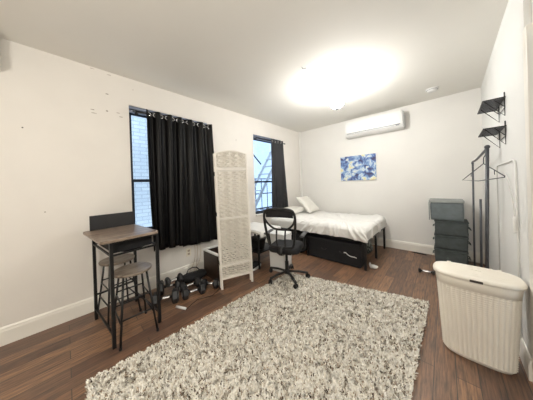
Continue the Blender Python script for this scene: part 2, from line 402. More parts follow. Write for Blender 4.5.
ac = thing('air_conditioner', 'white wall mounted split air conditioner high on the back wall', 'air conditioner', (1.72, D, 2.19))
prof = [(0, .31), (-.15, .31), (-.185, .295), (-.20, .25), (-.203, .10), (-.19, .045), (-.16, .012), (-.10, 0), (0, 0)]
def extr(m, prof, x0, x1):
    k = len(prof); m.add([(x, a, b) for x in (x0, x1) for a, b in prof], [tuple(range(k)), tuple(range(2*k-1, k-1, -1))]+[(i, (i+1) % k, k+(i+1) % k, k+i) for i in range(k)]); return m
extr(MB(), prof, -.485, .485).build('casing', white_pl, ac, bevel=.006)
MB().box((-.46, -.2085, .075), (.46, -.200, .298)).build('front_panel', mat('ac_panel_white', (.84, .84, .82), .3), ac, bevel=.003)
MB().box((-.45, -.206, .044), (.36, -.188, .066), ).build('louver', mat('louver_white', (.72, .73, .73), .4), ac, bevel=.003)
MB().box((-.45, -.2045, .066), (.45, -.199, .073)).build('vent_gap', grey_metal, ac)
MB().box((.385, -.209, .046), (.435, -.198, .062)).build('display', mat('display_grey', (.35, .37, .4), .3), ac)
MB().box((.487, -.17, .02), (.50, -.0, .29)).build('shaded_side', mat('side_shade_grey', (.45, .46, .46), .5), ac)  # white unit's right side, its shade painted in as grey

pic = thing('canvas_picture', 'small blue and yellow canvas print on the back wall', 'picture', (1.395, D, 1.30))
MB().box((-.345, -.025, 0), (.345, -.001, .52)).build('canvas', art_m, pic, bevel=.003)
fr = MB()
for a, b in (((-.349, -.024, -.004), (.349, -.0005, -.0)), ((-.349, -.024, .52), (.349, -.0005, .524)), ((-.349, -.024, 0), (-.345, -.0005, .52)), ((.345, -.024, 0), (.349, -.0005, .52))): fr.box(a, b)
fr.build('edge_strip', white_pl, pic)

# ------------------------------------------------------------------ wall cabinet at far left
wc = thing('wall_cabinet', 'corner of a cabinet high on the left wall at the picture edge', 'cabinet', (0, -.35, 2.31))
MB().box((.003, -.6, 0), (.30, -.02, .288)).build('body', mat('cabinet_grey', (.20, .19, .17), .5), wc)
MB().box((.003, -.018, -.004), (.305, 0, .288)).build('side_panel', trim_m, wc)

# ------------------------------------------------------------------ bar table
tb = thing('bar_table', 'tall bistro table with grey brown wood top and black metal legs', 'table', (.46, .39, 0), math.radians(6))
TH = .875
MB().prism([(x+.005, y-.035) for x, y in rrect(.325, .215, .03, 4)], TH-.022, TH).build('tabletop', topwood, tb, bevel=.003)
LX, LY = .285, .175
lw = .024
legs = {}
for sx in (-1, 1):
    for sy in (-1, 1):
        MB().bar((sx*LX, sy*LY, .0), (sx*LX, sy*LY, TH-.023), lw).build('leg', black_metal, tb)
m = MB()
for sy in (-1, 1): m.bar((-LX, sy*LY, TH-.035), (LX, sy*LY, TH-.035), .018)
for sx in (-1, 1): m.bar((sx*LX, -LY, TH-.035), (sx*LX, LY, TH-.035), .018)
m.build('top_frame', black_metal, tb)
for sy in (-1, 1): MB().bar((-LX, sy*LY, TH-.135), (LX, sy*LY, TH-.135), .014).build('side_rail', black_metal, tb)
MB().bar((-LX, -LY, TH-.135), (-LX, LY, TH-.135), .014).build('side_rail', black_metal, tb)
MB().bar((LX, -LY, TH-.135), (LX, LY, TH-.135), .014).build('side_rail', black_metal, tb)
for sy in (-1, 1): MB().bar((-LX, sy*LY, .10), (LX, sy*LY, .10), .014).build('stretcher', black_metal, tb)
MB().bar((-LX, -LY, .24), (-LX, LY, .24), .014).build('stretcher', black_metal, tb)
MB().box((-.300, -.20, TH+.0005), (-.284, .175, TH+.145)).build('back_board', board_m, tb, bevel=.002)
def sling(u, v):
    x = -.20+.42*u; y = -.15+.30*v
    return (x, y, TH-.12-.035*math.sin(PI*v)+.01*math.sin(9*u))
bag = MB().grid(sling, 16, 12); bag.box((-.20, -.15, TH-.125), (-.195, .15, TH-.05)); bag.box((.215, -.15, TH-.135), (.22, .15, TH-.06))
bag.box((-.20, -.155, TH-.125), (.22, -.15, TH-.06)); bag.box((-.20, .15, TH-.125), (.22, .155, TH-.06))
bag.build('hanging_basket', black_fab, tb, solid=.004)
# papers stuffed in the basket
pp = MB().box((-.04, -.03, 0), (.04, .03, .006)).build('folded_paper', white_pl, loc=(.62, .50, TH-.117)); tag(pp, 'small folded white paper in the black basket under the table top', 'paper')
pp.rotation_euler = (.1, .0, .4)

# ------------------------------------------------------------------ stools
def stool(label, x, y, rz):
    s = thing('bar_stool', label, 'stool', (x, y, 0), rz, 'round stools at the bar table'); Hs = .555
    MB().lathe([(.14, Hs-.022), (.148, Hs-.018), (.150, Hs-.004), (.146, Hs), (.001, Hs+.0005)], n=40).build('seat', seatwood, s, smooth=False)
    top, bot = .085, (.175, .135)
    def at(sx, sy, z):
        t = 1-z/(Hs-.02); return (sx*(top+(bot[0]-top)*t), sy*(top+(bot[1]-top)*t), z)
    for sx in (-1, 1):
        for sy in (-1, 1):
            l = MB().tube([at(sx, sy, .0), at(sx, sy, Hs-.02)], .0085, 10).build('leg', black_metal, s, smooth=True)
            MB().lathe([(.011, .0), (.011, .018)], (at(sx, sy, 0)[0], at(sx, sy, 0)[1], 0), 12).build('foot_cap', rubber_m, l)
    for z, sides in ((.17, 'xy'), (.31, 'xy')):
        for sg in (-1, 1):
            MB().tube([at(-1, sg, z), at(1, sg, z)], .006, 8).build('footrest', black_metal, s, smooth=True)
            MB().tube([at(sg, -1, z+.03), at(sg, 1, z+.03)], .006, 8).build('footrest', black_metal, s, smooth=True)
    MB().lathe([(.10, Hs-.032), (.10, Hs-.0225)], n=28).build('seat_ring', black_metal, s)
    return s
stool('round wooden seat stool with black legs, nearer the rug, under the bar table', .65, .41, 0)
stool('round wooden seat stool with black legs, nearer the wall, under the bar table', .235, .362, .12)

# ------------------------------------------------------------------ room divider screen (folded)
sc = thing('folding_screen', 'white woven folding room divider standing folded beside the black curtain', 'room divider', (.70, 1.30, 0), math.atan2(.39, .165))
sc.rotation_euler[1] = -.022
PW, PH = .42, 1.72
def panel(yo, wob):
    p = MB()
    ztop = PH-.045
    p.box((0, yo-.01, 0), (.026, yo+.01, ztop)); p.box((PW-.026, yo-.01, 0), (PW, yo+.01, ztop))
    fr_ = p.build('panel_frame', white_wood, sc, bevel=.002)
    r = MB()
    for z in (.13, .285, .865, 1.475): MB().box((.026, yo-.009, z-.013), (PW-.026, yo+.009, z+.013)).build('rail', white_wood, fr_)
    n = 14
    arch = lambda t: ztop-.012+.045*math.sin(PI*t)
    r.tube([(PW*i/n, yo, arch(i/n)) for i in range(n+1)], .0125, 4)
    r.build('arched_rail', white_wood, fr_)
    l = MB(); cs = (PW-.052)/7; rows = []
    z = .155; pitch = .0262; k = 0
    while z < PH-.03:
        if all(abs(z-q) > .022 for q in (.285, .865, 1.475)):
            nn = 7*6+1; vs = []; fs = []
            for i in range(nn):
                x = .026+(PW-.052)*i/(nn-1); a = .0080*math.cos(PI*i/6+PI/2*(k % 2)); 
                if z > arch(x/PW)-.012: continue
                for dz, o_ in ((-.0115, 0), (0, .0026), (.0115, 0)):
                    vs.append((x, yo-.0+a*1.1-(o_ if a < 0 else -o_), z+dz*(.18+.84*abs(math.cos(PI*i/6+PI/2*(k % 2))))))
            q = len(vs)//3
            for i in range(q-1):
                for j in (0, 1): fs.append((i*3+j, i*3+3+j, i*3+4+j, i*3+1+j))
            l.add(vs, fs)
        z += pitch; k += 1
    l.build('woven_lattice', white_weave, fr_, smooth=False, solid=.0015)
    ro = MB()
    for i in range(1, 14):
        x = .026+cs*.5*i
        ro.tube([(x, yo, .14), (x, yo, arch(x/PW)-.01)], .0022, 5)
    ro.build('upright_cord', white_weave, fr_)
panel(.0, 0); panel(.055, 1)
for z in (.3, .9, 1.4):
    MB().box((-.002, -.005, z), (0, .067, z+.05)).build('hinge', chrome_m, sc)

# ------------------------------------------------------------------ dark open bin
bn = thing('storage_bin', 'dark brown open box with a white rim on the floor behind the screen', 'box', (.34, 1.52, 0))
b = MB(); hx, hy, hz = .185, .145, .35; t = .012
b.box((-hx, -hy, 0), (hx, hy, .012)); b.box((-hx, -hy, .012), (-hx+t, hy, hz)); b.box((hx-t, -hy, .012), (hx, hy, hz)); b.box((-hx+t, -hy, .012), (hx-t, -hy+t, hz)); b.box((-hx+t, hy-t, .012), (hx-t, hy, hz))
b.build('body', brown_dark, bn, bevel=.003)
b = MB(); e = .01
b.box((-hx-e, -hy-e, hz), (-hx+.03, hy+e, hz+.02)); b.box((hx-.03, -hy-e, hz), (hx+e, hy+e, hz+.02)); b.box((-hx+.03, -hy-e, hz), (hx-.03, -hy+.03, hz+.02)); b.box((-hx+.03, hy-.03, hz), (hx-.03, hy+e, hz+.02))
b.build('rim', white_pl, bn, bevel=.003)

# ------------------------------------------------------------------ outlet and cords
ol = thing('wall_outlet', 'cream power outlet on the wall below the black curtains', 'outlet', (0, 1.225, .27))
MB().box((0, -.035, 0), (.006, .035, .115)).build('cover_plate', mat('cream_plate', (.85, .80, .68), .4), ol, bevel=.002)
for z in (.02, .065):
    MB().box((.006, -.017, z), (.009, .017, z+.03)).build('socket', hole_m if False else mat('socket_beige', (.45, .38, .30), .5), ol, bevel=.001)
def cable(label, pts, r, m, name='cable', group=None):
    P = [Vector(p) for p in pts]; out = []
    for i in range(len(P)-1):
        p0 = P[max(i-1, 0)]; p1 = P[i]; p2 = P[i+1]; p3 = P[min(i+2, len(P)-1)]
        for k in range(6):
            t = k/6; out.append(.5*((2*p1)+(-p0+p2)*t+(2*p0-5*p1+4*p2-p3)*t*t+(-p0+3*p1-3*p2+p3)*t**3))
    out.append(P[-1]); o = MB().tube(out, r, 6).build(name, m, smooth=True)
    return tag(o, label, 'cable', group)
for k, (yy, yb) in enumerate(((1.30, 1.20), (1.34, 1.31), (1.385, 1.27))):
    cable(['thin beige cord hanging down the wall, closest to the outlet', 'thin beige cord hanging down the wall, middle of the three', 'thin beige cord hanging down the wall, closest to the brown box'][k],
          [(.012, yy, .50-.01*k), (.02, yy+.015, .33), (.03, yy-.01, .17), (.05, yb, .05), (.10, yb-.03, .008), (.16, yb-.12+.03*k, .006)], .0035, pale_pl, group='cords below the outlet')
cable('white cable lying on the floor in front of the brown box', [(.22, 1.22, .012), (.34, 1.24, .02), (.46, 1.28, .012), (.56, 1.34, .006)], .006, white_pl)

# ------------------------------------------------------------------ dumbbells and gym gear
def dumbbell(label, loc, rz, tilt=0, r=.062, hl=.07, gl=.06, z=None):
    d = thing('dumbbell', label, 'dumbbell', (loc[0], loc[1], loc[2]), rz, 'dumbbells heaped by the wall')
    T = rotT((0, 0, r*.866), 0, tilt, 0)
    for s in (-1, 1):
        a0, a1 = s*gl, s*(gl+hl)
        lo, hi = min(a0, a1), max(a0, a1)
        hx6 = MB().lathe([(r*.72, lo), (r, lo+.014), (r, hi-.014), (r*.72, hi)], n=6, axis='x', T=T @ Matrix.Rotation(PI/6 if False else 0, 4, 'X'))
        ho = hx6.build('weight_head', rubber_m, d, bevel=.003)
        MB().lathe([(r*.42, s*(gl+hl)-.001), (r*.40, s*(gl+hl)+.0015*s)], n=20, axis='x', T=T).build('end_badge', mat('badge_grey', (.30, .31, .32), .4), ho)
    MB().lathe([(.013, -gl), (.016, -gl*.4), (.017, 0), (.016, gl*.4), (.013, gl)], n=14, axis='x', T=T).build('handle', chrome_m, d, smooth=True)
    return d
dumbbell('black hex dumbbell at the end of the heap nearest the bar table', (.47, .74, 0), 1.15, r=.078)
dumbbell('black hex dumbbell against the wall side of the heap, chrome grip showing', (.25, .86, 0), 1.25, r=.085)
dumbbell('black hex dumbbell in the middle of the heap, turned towards the rug', (.56, 1.02, 0), 1.35, r=.066)
dumbbell('small black dumbbell lying on top of the heap', (.40, .86, .148), 1.5, r=.055, hl=.05, gl=.045)
dumbbell('black hex dumbbell nearest the foot of the woven screen', (.55, 1.24, 0), .75, r=.060, hl=.06, gl=.045)
dumbbell('black hex dumbbell behind the others below the outlet', (.385, 1.06, 0), 1.5, r=.06)
gb = thing('gym_bag', 'slumped black gym bag on the floor beside the dumbbells', 'bag', (.20, 1.20, 0), 1.5)
def bagf(u, v):
    a = 2*PI*u; r = math.sin(PI*v)**.45; x = .17*(-math.cos(PI*v)); n_ = noise.noise(Vector((x*9, math.cos(a)*1.5, math.sin(a)*1.5)))
    return (x, .085*r*math.cos(a)*(1+.2*n_), max(.0, .055+.055*r*math.sin(a)*(1+.35*n_)))
MB().grid(bagf, 28, 20, wrap=True).build('body', black_fab, gb, smooth=True)
MB().tube([(-.09, .03, .10), (-.06, .05, .14), (0, .06, .15), (.06, .05, .14), (.09, .03, .10)], (.010, .003), 6).build('strap', black_fab, gb, smooth=True)
jr = thing('jump_rope', 'black jump rope with white handles draped over the floor by the dumbbells', 'jump rope', (.57, 1.0, 0))
MB().tube([(-.14, .27, .012), (-.06, .30, .005), (.0, .36, .005), (.1, .30, .005), (.16, .16, .005), (.10, .0, .005), (.17, -.16, .005)], .004, 6).build('rope', black_pl, jr, smooth=True)
MB().tube([(.17, -.16, .014), (.06, -.21, .014)], .013, 12).build('handle', white_pl, jr, smooth=True)
MB().tube([(-.14, .27, .014), (-.27, .25, .014)], .013, 12).build('handle', white_pl, jr, smooth=True)

# ------------------------------------------------------------------ low white table under window 2 and white bin
lt = thing('side_table', 'low white topped table with black legs under the window, behind the screen', 'table', (.37, 2.25, 0))
def topf(u, v):
    x = -.32+.64*u; y = -.27+.54*v
    return (x, y, .56+.004*noise.noise(Vector((x*8, y*8, 0))))
MB().box((-.32, -.27, .53), (.32, .27, .56)).build('tabletop', white_wood, lt, bevel=.006)
for sx in (-1, 1):
    for sy in (-1, 1): MB().bar((sx*.29, sy*.24, 0), (sx*.29, sy*.24, .53), .022).build('leg', black_metal, lt)
MB().box((-.28, -.23, .22), (.28, .23, .235)).build('shelf', black_metal, lt)
cl = MB()
def clothf(u, v):
    s = -.42+.84*u; y = .24*(2*v-1); x = s
    z = .566
    if abs(s) > .325: z -= (abs(s)-.325)*1.0; x = math.copysign(.332+.01*math.sin(v*20), s)
    return (x, y, z+.006*noise.noise(Vector((s*9, y*9, 3))))
co = cl.grid(clothf, 30, 24).build('table_cloth', sheet_m, smooth=True, solid=.003, loc=(.37, 2.25, .001)); tag(co, 'white cloth draped over the low table under the window', 'cloth')
bs = thing('storage_basket', 'black basket on the lower shelf of the low white table', 'basket', (.45, 2.20, .236))
b = MB(); b.lathe([(.10, 0), (.135, .15), (.14, .155), (.13, .15), (.095, .008)], n=24); b.build('body', black_fab, bs, smooth=True)
MB().lathe([(.136, .15), (.144, .152), (.144, .162), (.136, .164)], n=24).build('rim', black_pl, bs, smooth=True)
sh = thing('shoe', 'dark grey shoe on the floor under the low white table', 'shoe', (.58, 2.02, 0), .3)
def shoef(u, v):
    a = 2*PI*u; y = -.13+.26*v; w = .045*math.sin(PI*min(1, max(.02, v*.96+.02)))**.45; h = .095-.05*min(1, max(0, (v-.35)*2))
    e = math.sin(PI*min(.98, max(.02, v)))**.3
    return (w*math.cos(a), y, .018+max(0, .5+.5*math.sin(a))*h*e)
MB().grid(shoef, 20, 18, wrap=True).build('upper', grey_metal if False else black_fab, sh, smooth=True)
MB().prism([(x*.05*1.0, y*.135) for x, y in [(math.cos(2*PI*k/20), math.sin(2*PI*k/20)) for k in range(20)]], 0, .02).build('sole', white_pl, sh, bevel=.003)
wb = thing('waste_bin', 'tall white plastic bin on the floor behind the office chair', 'bin', (.90, 2.23, 0), .15)
P0 = rrect(.14, .12, .03); vs = []; fs = []
lv = [(0, .90), (.02, .94), (.50, 1.0), (.505, 1.04), (.53, 1.04)]
for z, s in lv: vs += [(x*s, y*s, z) for x, y in P0]
n = len(P0)
for i in range(len(lv)-1): fs += [(i*n+k, i*n+(k+1) % n, (i+1)*n+(k+1) % n, (i+1)*n+k) for k in range(n)]
fs += [tuple(range(n-1, -1, -1))]
MB().add(vs, fs).build('body', white_pl, wb, smooth=False)
MB().prism([(x*1.02, y*1.02) for x, y in P0], .531, .55).build('lid', white_pl, wb, bevel=.005)

# ------------------------------------------------------------------ office chair
oc = thing('office_chair', 'black office chair with open mesh back and armrests, on the rug edge', 'chair', (1.17, 2.02, .028), math.radians(20))
oc.scale = (.95, .95, 1)
def cr(pts, closed=False, n=5):
    P = [Vector(p) for p in pts]; out = []; m = len(P)
    for i in range(m if closed else m-1):
        g = (lambda j: P[j % m]) if closed else (lambda j: P[min(max(j, 0), m-1)])
        p0, p1, p2, p3 = g(i-1), g(i), g(i+1), g(i+2)
        for k in range(n):
            t = k/n; out.append(.5*((2*p1)+(-p0+p2)*t+(2*p0-5*p1+4*p2-p3)*t*t+(-p0+3*p1-3*p2+p3)*t**3))
    if not closed: out.append(P[-1])
    return out
def by(z): return -.22-.06*(z-.5)/.45            # slight recline
ZB = -.03
ol_ = [(-.205, .87), (-.192, .93), (-.15, .965), (0, .978), (.15, .965), (.192, .93), (.205, .87), (.200, .76), (.180, .62), (.160, .53), (.12, .505), (0, .50), (-.12, .505), (-.160, .53), (-.180, .62), (-.200, .76)]
bk = MB().tube(cr([(x, by(z), z+ZB) for x, z in ol_], True, 4), (.013, .017), 8, closed=True, flat=(0, 1, 0)).build('back_frame', black_pl, oc, smooth=True)
mm = MB()
def band(u, v):
    x = -.18+.36*u; zt = .968-.10*(abs(x)/.18)**3.5*.35; zb = .875-.005*(abs(x)/.18)**2
    z = zt+(zb-zt)*v; return (x, by(z)+.004, z+ZB)
mm.grid(band, 24, 6).build('head_band', black_fab, bk, smooth=True, solid=.006)
MB().tube(cr([(-.200, by(.85), .85+ZB), (-.165, by(.78)+.02, .785+ZB), (-.09, by(.72)+.035, .725+ZB), (0, by(.7)+.04, .715+ZB), (.09, by(.72)+.035, .725+ZB), (.165, by(.78)+.02, .785+ZB), (.200, by(.85), .85+ZB)]), (.009, .014), 8, flat=(0, 1, 0)).build('lumbar_bar', black_pl, bk, smooth=True)
for x in (-.06, .06): MB().tube(cr([(x, by(.7)+.035, .705+ZB), (x*.95, by(.6)+.0, .6+ZB), (x*.9, by(.5), .495+ZB)]), (.006, .011), 8, flat=(0, 1, 0)).build('back_upright', black_pl, bk, smooth=True)
def seatf(zs):
    pts = rrect(.215, .215, .09, 6); v_ = []; f_ = []; n_ = len(pts)
    for z, s in zs: v_ += [(x*s, y*s+.02, z) for x, y in pts]
    for i in range(len(zs)-1): f_ += [(i*n_+k, i*n_+(k+1) % n_, (i+1)*n_+(k+1) % n_, (i+1)*n_+k) for k in range(n_)]
    f_ += [tuple(range(n_-1, -1, -1)), tuple((len(zs)-1)*n_+k for k in range(n_))]; return MB().add(v_, f_)
seatf([(.375, .86), (.38, .95), (.40, 1.0), (.42, 1.0), (.44, .97), (.452, .85), (.455, .5)]).build('seat', black_fab, oc, smooth=True)
MB().box((-.10, -.12, .345), (.10, .10, .374)).build('seat_plate', black_metal, oc, bevel=.004)
MB().tube(cr([(0, -.08, .36), (0, -.20, .37), (0, -.265, .40), (0, by(.5)-.012, .475)]), (.008, .03), 8, flat=(0, 0, 1)).build('back_bracket', black_metal, oc, smooth=True)
MB().lathe([(.026, .09), (.026, .22), (.018, .222), (.018, .345)], n=20).build('gas_column', black_metal, oc, smooth=False)
for s in (-1, 1):
    MB().tube(cr([(s*.15, .04, .385), (s*.215, .04, .385), (s*.25, .03, .42), (s*.255, .0, .52), (s*.25, -.03, .585)]), (.011, .017), 8, flat=(0, 1, 0)).build('arm_support', black_pl, oc, smooth=True)
    MB().tube([(s*.25, -.14, .598), (s*.25, .11, .598)], (.013, .03), 12, flat=(0, 0, 1)).build('arm_pad', mat('arm_pad_grey', (.07, .07, .075), .45), oc, bevel=.004)
hub = MB().lathe([(.04, .065), (.045, .075), (.042, .10), (.03, .115)], n=20).build('base_hub', black_pl, oc, smooth=True)
for k in range(5):
    a = 2*PI*k/5+.35; ca, sa = math.cos(a), math.sin(a)
    lg = MB().tube([(.03*ca, .03*sa, .088), (.16*ca, .16*sa, .085), (.285*ca, .285*sa, .066)], (.013, .02), 8, flat=(0, 0, 1)).build('base_leg', black_pl, oc, smooth=True)
    T = rotT((.285*ca, .285*sa, 0), 0, 0, a+.6)
    cb = MB()
    for q in (-1, 1): cb.lathe([(.018, q*.006), (.026, q*.010), (.026, q*.020), (.018, q*.022)], (0, 0, .027), 18, 'y', T=T)
    cb.tube([(0, 0, .027), (0, 0, .066)], .007, 8, T=T); cb.build('caster', black_pl, lg)

# ------------------------------------------------------------------ bed
bd = thing('bed_frame', 'black metal platform bed frame against the back wall', 'bed', (.94, 3.55, 0), 0)
BX0, BX1, BY0, BY1, BZ = -.90, .945, -.62, .60, .42
for x in (BX0+.02, 0, BX1-.02):
    for y in (BY0+.02, BY1-.02) if x != 0 else (BY0+.02, BY1-.02): MB().bar((x, y, 0), (x, y, BZ-.03), .03).build('leg', black_metal, bd)
MB().bar((BX1-.02, -.02, 0), (BX1-.02, -.02, BZ-.03), .03).build('leg', black_metal, bd)
for a, b in (((BX0, BY0+.015, BZ-.015), (BX1, BY0+.015, BZ-.015)), ((BX0, BY1-.015, BZ-.015), (BX1, BY1-.015, BZ-.015))): MB().bar(a, b, .03).build('side_rail', black_metal, bd)
for x in (BX0+.015, BX1-.015): MB().bar((x, BY0, BZ-.015), (x, BY1, BZ-.015), .03).build('end_rail', black_metal, bd)
for k in range(11): MB().box((BX0+.12+k*.155, BY0+.03, BZ-.012), (BX0+.15+k*.155, BY1-.03, BZ-.002)).build('slat', black_metal, bd)
# mattress with fitted duvet
mt = MB()
def rbox(x0, x1, y0, y1, z0, z1, r, nx, ny, nz, disp, T=None):
    bm = bmesh.new(); bmesh.ops.create_cube(bm, size=1)
    mm_ = MB(); cx, cy, cz = (x0+x1)/2, (y0+y1)/2, (z0+z1)/2; hx_, hy_, hz_ = (x1-x0)/2, (y1-y0)/2, (z1-z0)/2; bm.free()
    def pt(p):
        q = Vector((max(-hx_+r, min(hx_-r, p.x)), max(-hy_+r, min(hy_-r, p.y)), max(-hz_+r, min(hz_-r, p.z)))); d = p-q
        if d.length > 1e-6: n_ = d.normalized(); p = q+n_*r
        else: n_ = Vector((0, 0, 1))
        w = disp(p+Vector((cx, cy, cz)), n_); p = p+w
        return (p.x+cx, p.y+cy, p.z+cz)
    L = lambda h, n_, i: -h+2*h*i/n_
    for s in (-1, 1):
        mm_.add([pt(Vector((L(hx_, nx, i), L(hy_, ny, j), s*hz_))) for i in range(nx+1) for j in range(ny+1)], [(i*(ny+1)+j, (i+1)*(ny+1)+j, (i+1)*(ny+1)+j+1, i*(ny+1)+j+1) for i in range(nx) for j in range(ny)])
        mm_.add([pt(Vector((L(hx_, nx, i), s*hy_, L(hz_, nz, j)))) for i in range(nx+1) for j in range(nz+1)], [(i*(nz+1)+j, (i+1)*(nz+1)+j, (i+1)*(nz+1)+j+1, i*(nz+1)+j+1) for i in range(nx) for j in range(nz)])
        mm_.add([pt(Vector((s*hx_, L(hy_, ny, i), L(hz_, nz, j)))) for i in range(ny+1) for j in range(nz+1)], [(i*(nz+1)+j, (i+1)*(nz+1)+j, (i+1)*(nz+1)+j+1, i*(nz+1)+j+1) for i in range(ny) for j in range(nz)])
    return mm_
def weld(o, d=.0008):
    bm = bmesh.new(); bm.from_mesh(o.data); bmesh.ops.remove_doubles(bm, verts=bm.verts, dist=d); bmesh.ops.recalc_face_normals(bm, faces=bm.faces); bm.to_mesh(o.data); bm.free()
    o.data.polygons.foreach_set('use_smooth', [True]*len(o.data.polygons)); return o
mo = thing('mattress', 'mattress in a white fitted sheet on the black bed frame', 'mattress', (.94, 3.55, .421), 0)
weld(rbox(-.88, .925, -.595, .58, 0, .155, .05, 40, 30, 6, lambda p, n: Vector((0, 0, 0))).build('body', sheet_m, mo))
dv = thing('duvet', 'crumpled white duvet spread over the bed', 'duvet', (.94, 3.55, .44), 0)
def fold(p):
    # long creases radiating from the near foot corner, fading to the middle
    d = Vector((p.x-.55, p.y+.15, 0)); a = math.atan2(d.y, d.x); rr = d.length
    w = noise.noise(Vector((a*6.5, rr*1.2, 1.7)))
    w2 = noise.noise(Vector((p.x*7+p.y*3, p.y*10-p.x*2, p.z*6)))
    return w, w2, rr
def duvetdisp(p, n):
    w, w2, rr = fold(p)
    a = .022*w*min(1, rr*1.6)+.008*w2
    if n.z > .9: a *= .55
    out = n*a
    if abs(n.z) < .8 and p.z < .08:      # lower edge: flare and wander
        out += Vector((0, 0, .030*noise.noise(Vector((p.x*3.2, p.y*3.2, 9)))))
    if p.z < .02 and n.z < -.3: out = out*.3
    return out
def duvet_shell():
    x0, x1, y0, y1 = -.62, .95, -.625, .59; z1 = .165
    m_ = MB(); nu, nv = 210, 170; drop_near, drop_foot, r = .17, .15, .06
    def fn(u, v):
        # unrolled cloth coordinates
        sx = x0+(x1-x0+drop_foot)*u; sy = (y0-drop_near)+(y1+.10-(y0-drop_near))*v
        x, y, z = sx, sy, z1; nx_ = ny_ = 0.
        ex = max(0, sx-(x1-r)); ey = max(0, (y0+r)-sy); fy = max(0, sy-(y1-r))
        def bend(e):
            q = r*PI/2
            if e < q: a = e/r; return r*math.sin(a), r*(1-math.cos(a)), math.sin(a)
            return r, r+(e-q), 1.
        dz = 0
        if ex > 0: h, d_, nx_ = bend(ex); x = x1-r+h; dz = max(dz, d_)
        if ey > 0: h, d_, ny_ = bend(ey); y = y0+r-h; dz = max(dz, d_) if ex <= 0 else (dz**2.2+d_**2.2)**(1/2.2); ny_ = -ny_
        if fy > 0: h, d_, ny_ = bend(fy); y = y1-r+h; dz = max(dz, d_)
        z -= min(dz, .175)
        c = Vector((sx-.5, sy+.25, 0)); a = math.atan2(c.y, c.x); rr = c.length
        w = noise.noise(Vector((math.cos(a)*4.2, math.sin(a)*4.2, rr*1.0)))+.5*noise.noise(Vector((math.cos(a)*9+7, math.sin(a)*9, rr*1.5)))
        w3 = noise.noise(Vector((sx*5, sy*5, 4)))
        amp = .034*min(1, rr*1.5)+.008
        hang = min(1, dz/.08)
        w4 = noise.noise(Vector((math.cos(a)*8+3, math.sin(a)*8, rr*1.8))); w5 = noise.noise(Vector((sx*4+sy*7, sy*3-sx*6, 2)))
        dsp = amp*w*(.55+.9*hang)+.010*w3+(.026*(.35-abs(w4)*2.2)+.012*(.3-abs(w5)*2))*(.35+.65*max(hang, min(1, max(0, .55-abs(sy+.62))*2.5)))
        dsp = max(dsp, -.012 if hang < .5 else -.004)
        n_ = Vector((nx_, ny_, max(0, 1-abs(nx_)-abs(ny_)))); n_.normalize() if n_.length > 0 else None
        z_edge = .026*noise.noise(Vector((sx*2.6, sy*2.6, 11)))*hang
        return (x+n_.x*(dsp+.012), y+n_.y*(dsp+.012), z+n_.z*(dsp+.008)+z_edge)
    return m_.grid(fn, nu, nv)
duvet_shell().build('cover', sheet_m, dv, smooth=True, solid=.008)
def pillow(label, loc, rot, sx=.30, sy=.21, h=.075, sd_=0, m_=pillow_m):
    o = thing('pillow', label, 'pillow', loc, group='pillows on the bed'); mb = MB()
    T = rotT((0, 0, 0), *rot)
    for s in (-1, 1):
        def fn(u, v):
            x = 2*u-1; y = 2*v-1; e = max(0, (1-x**4))*max(0, (1-y**4))
            k = 1-.07*(1-abs(x))*abs(y)**3; k2 = 1-.07*(1-abs(y))*abs(x)**3
            z = s*h*e**.5*(1+.12*noise.noise(Vector((x*2, y*2, sd_+s))))+.006*noise.noise(Vector((x*6, y*6, sd_)))*e
            return (x*sx*k2, y*sy*k, z)
        mb.grid(fn, 26, 22, T=T)
    b = mb.build('case', m_, o, smooth=True); weld(b, .0005); return o
pillow('white pillow lying flat at the head of the bed', (.31, 3.40, .700), (0, -.05, PI/2+.1), .27, .19, .065, 1)
pillow('white pillow propped up slanting against the wall at the head of the bed', (.45, 3.84, .80), (0, .80, .10), .23, .27, .06, 5)

# things under the bed
ub = thing('underbed_box', 'long black fabric storage box under the near side of the bed', 'storage box', (1.24, 3.12, 0), 0)
MB().box((-.30, -.17, 0), (.56, .16, .335)).build('body', black_fab, ub, bevel=.02)
MB().box((-.31, -.175, .315), (.57, .165, .35)).build('lid', black_fab, ub, bevel=.008)
for x in (.0, .3): MB().tube([(x-.04, -.172, .20), (x-.03, -.185, .18), (x+.03, -.185, .18), (x+.04, -.172, .20)], .005, 6).build('handle', black_pl, ub, smooth=True)
ub2 = thing('underbed_box', 'black fabric storage box under the head of the bed behind the office chair', 'storage box', (.52, 3.12, 0), 0)
MB().box((-.30, -.16, 0), (.28, .16, .335)).build('body', black_fab, ub2, bevel=.02)
MB().box((-.31, -.165, .315), (.29, .165, .35)).build('lid', black_fab, ub2, bevel=.008)
kb = thing('fabric_bag', 'dark patterned bag under the foot of the bed', 'bag', (1.55, 3.72, 0), math.radians(-4))
def kbf(u, v):
    a = 2*PI*u; z = .22*v; s = 1-.25*v**3; n_ = noise.noise(Vector((math.cos(a)*2, math.sin(a)*2, v*4)))
    return ((.17+.02*n_)*s*max(-1, min(1, 1.3*math.cos(a))), (.20+.02*n_)*s*max(-1, min(1, 1.3*math.sin(a))), z+.01*n_*v)
MB().grid(kbf, 32, 12, wrap=True).build('body', mat('speckled_green_black_fabric', (.30, .33, .30), .8, col2=(.02, .03, .03), vscale=22, lo=.5, hi=.62), kb, smooth=True)
MB().prism([(.13*max(-1, min(1, 1.3*math.cos(a))), .15*max(-1, min(1, 1.3*math.sin(a)))) for a in [2*PI*k/24 for k in range(24)]], .205, .222).build('top', black_fab, kb)
tg = thing('plastic_tag', 'crumpled white strip hanging on the black box under the bed foot', 'tag', (1.66, 2.935, .17))
MB().grid(lambda u, v: (-.09+.18*u, .008*math.sin(u*14)-.006, .02-.05*u+.012*v+.01*math.sin(u*9)), 24, 4).build('strip', white_pl, tg, smooth=True, solid=.002)

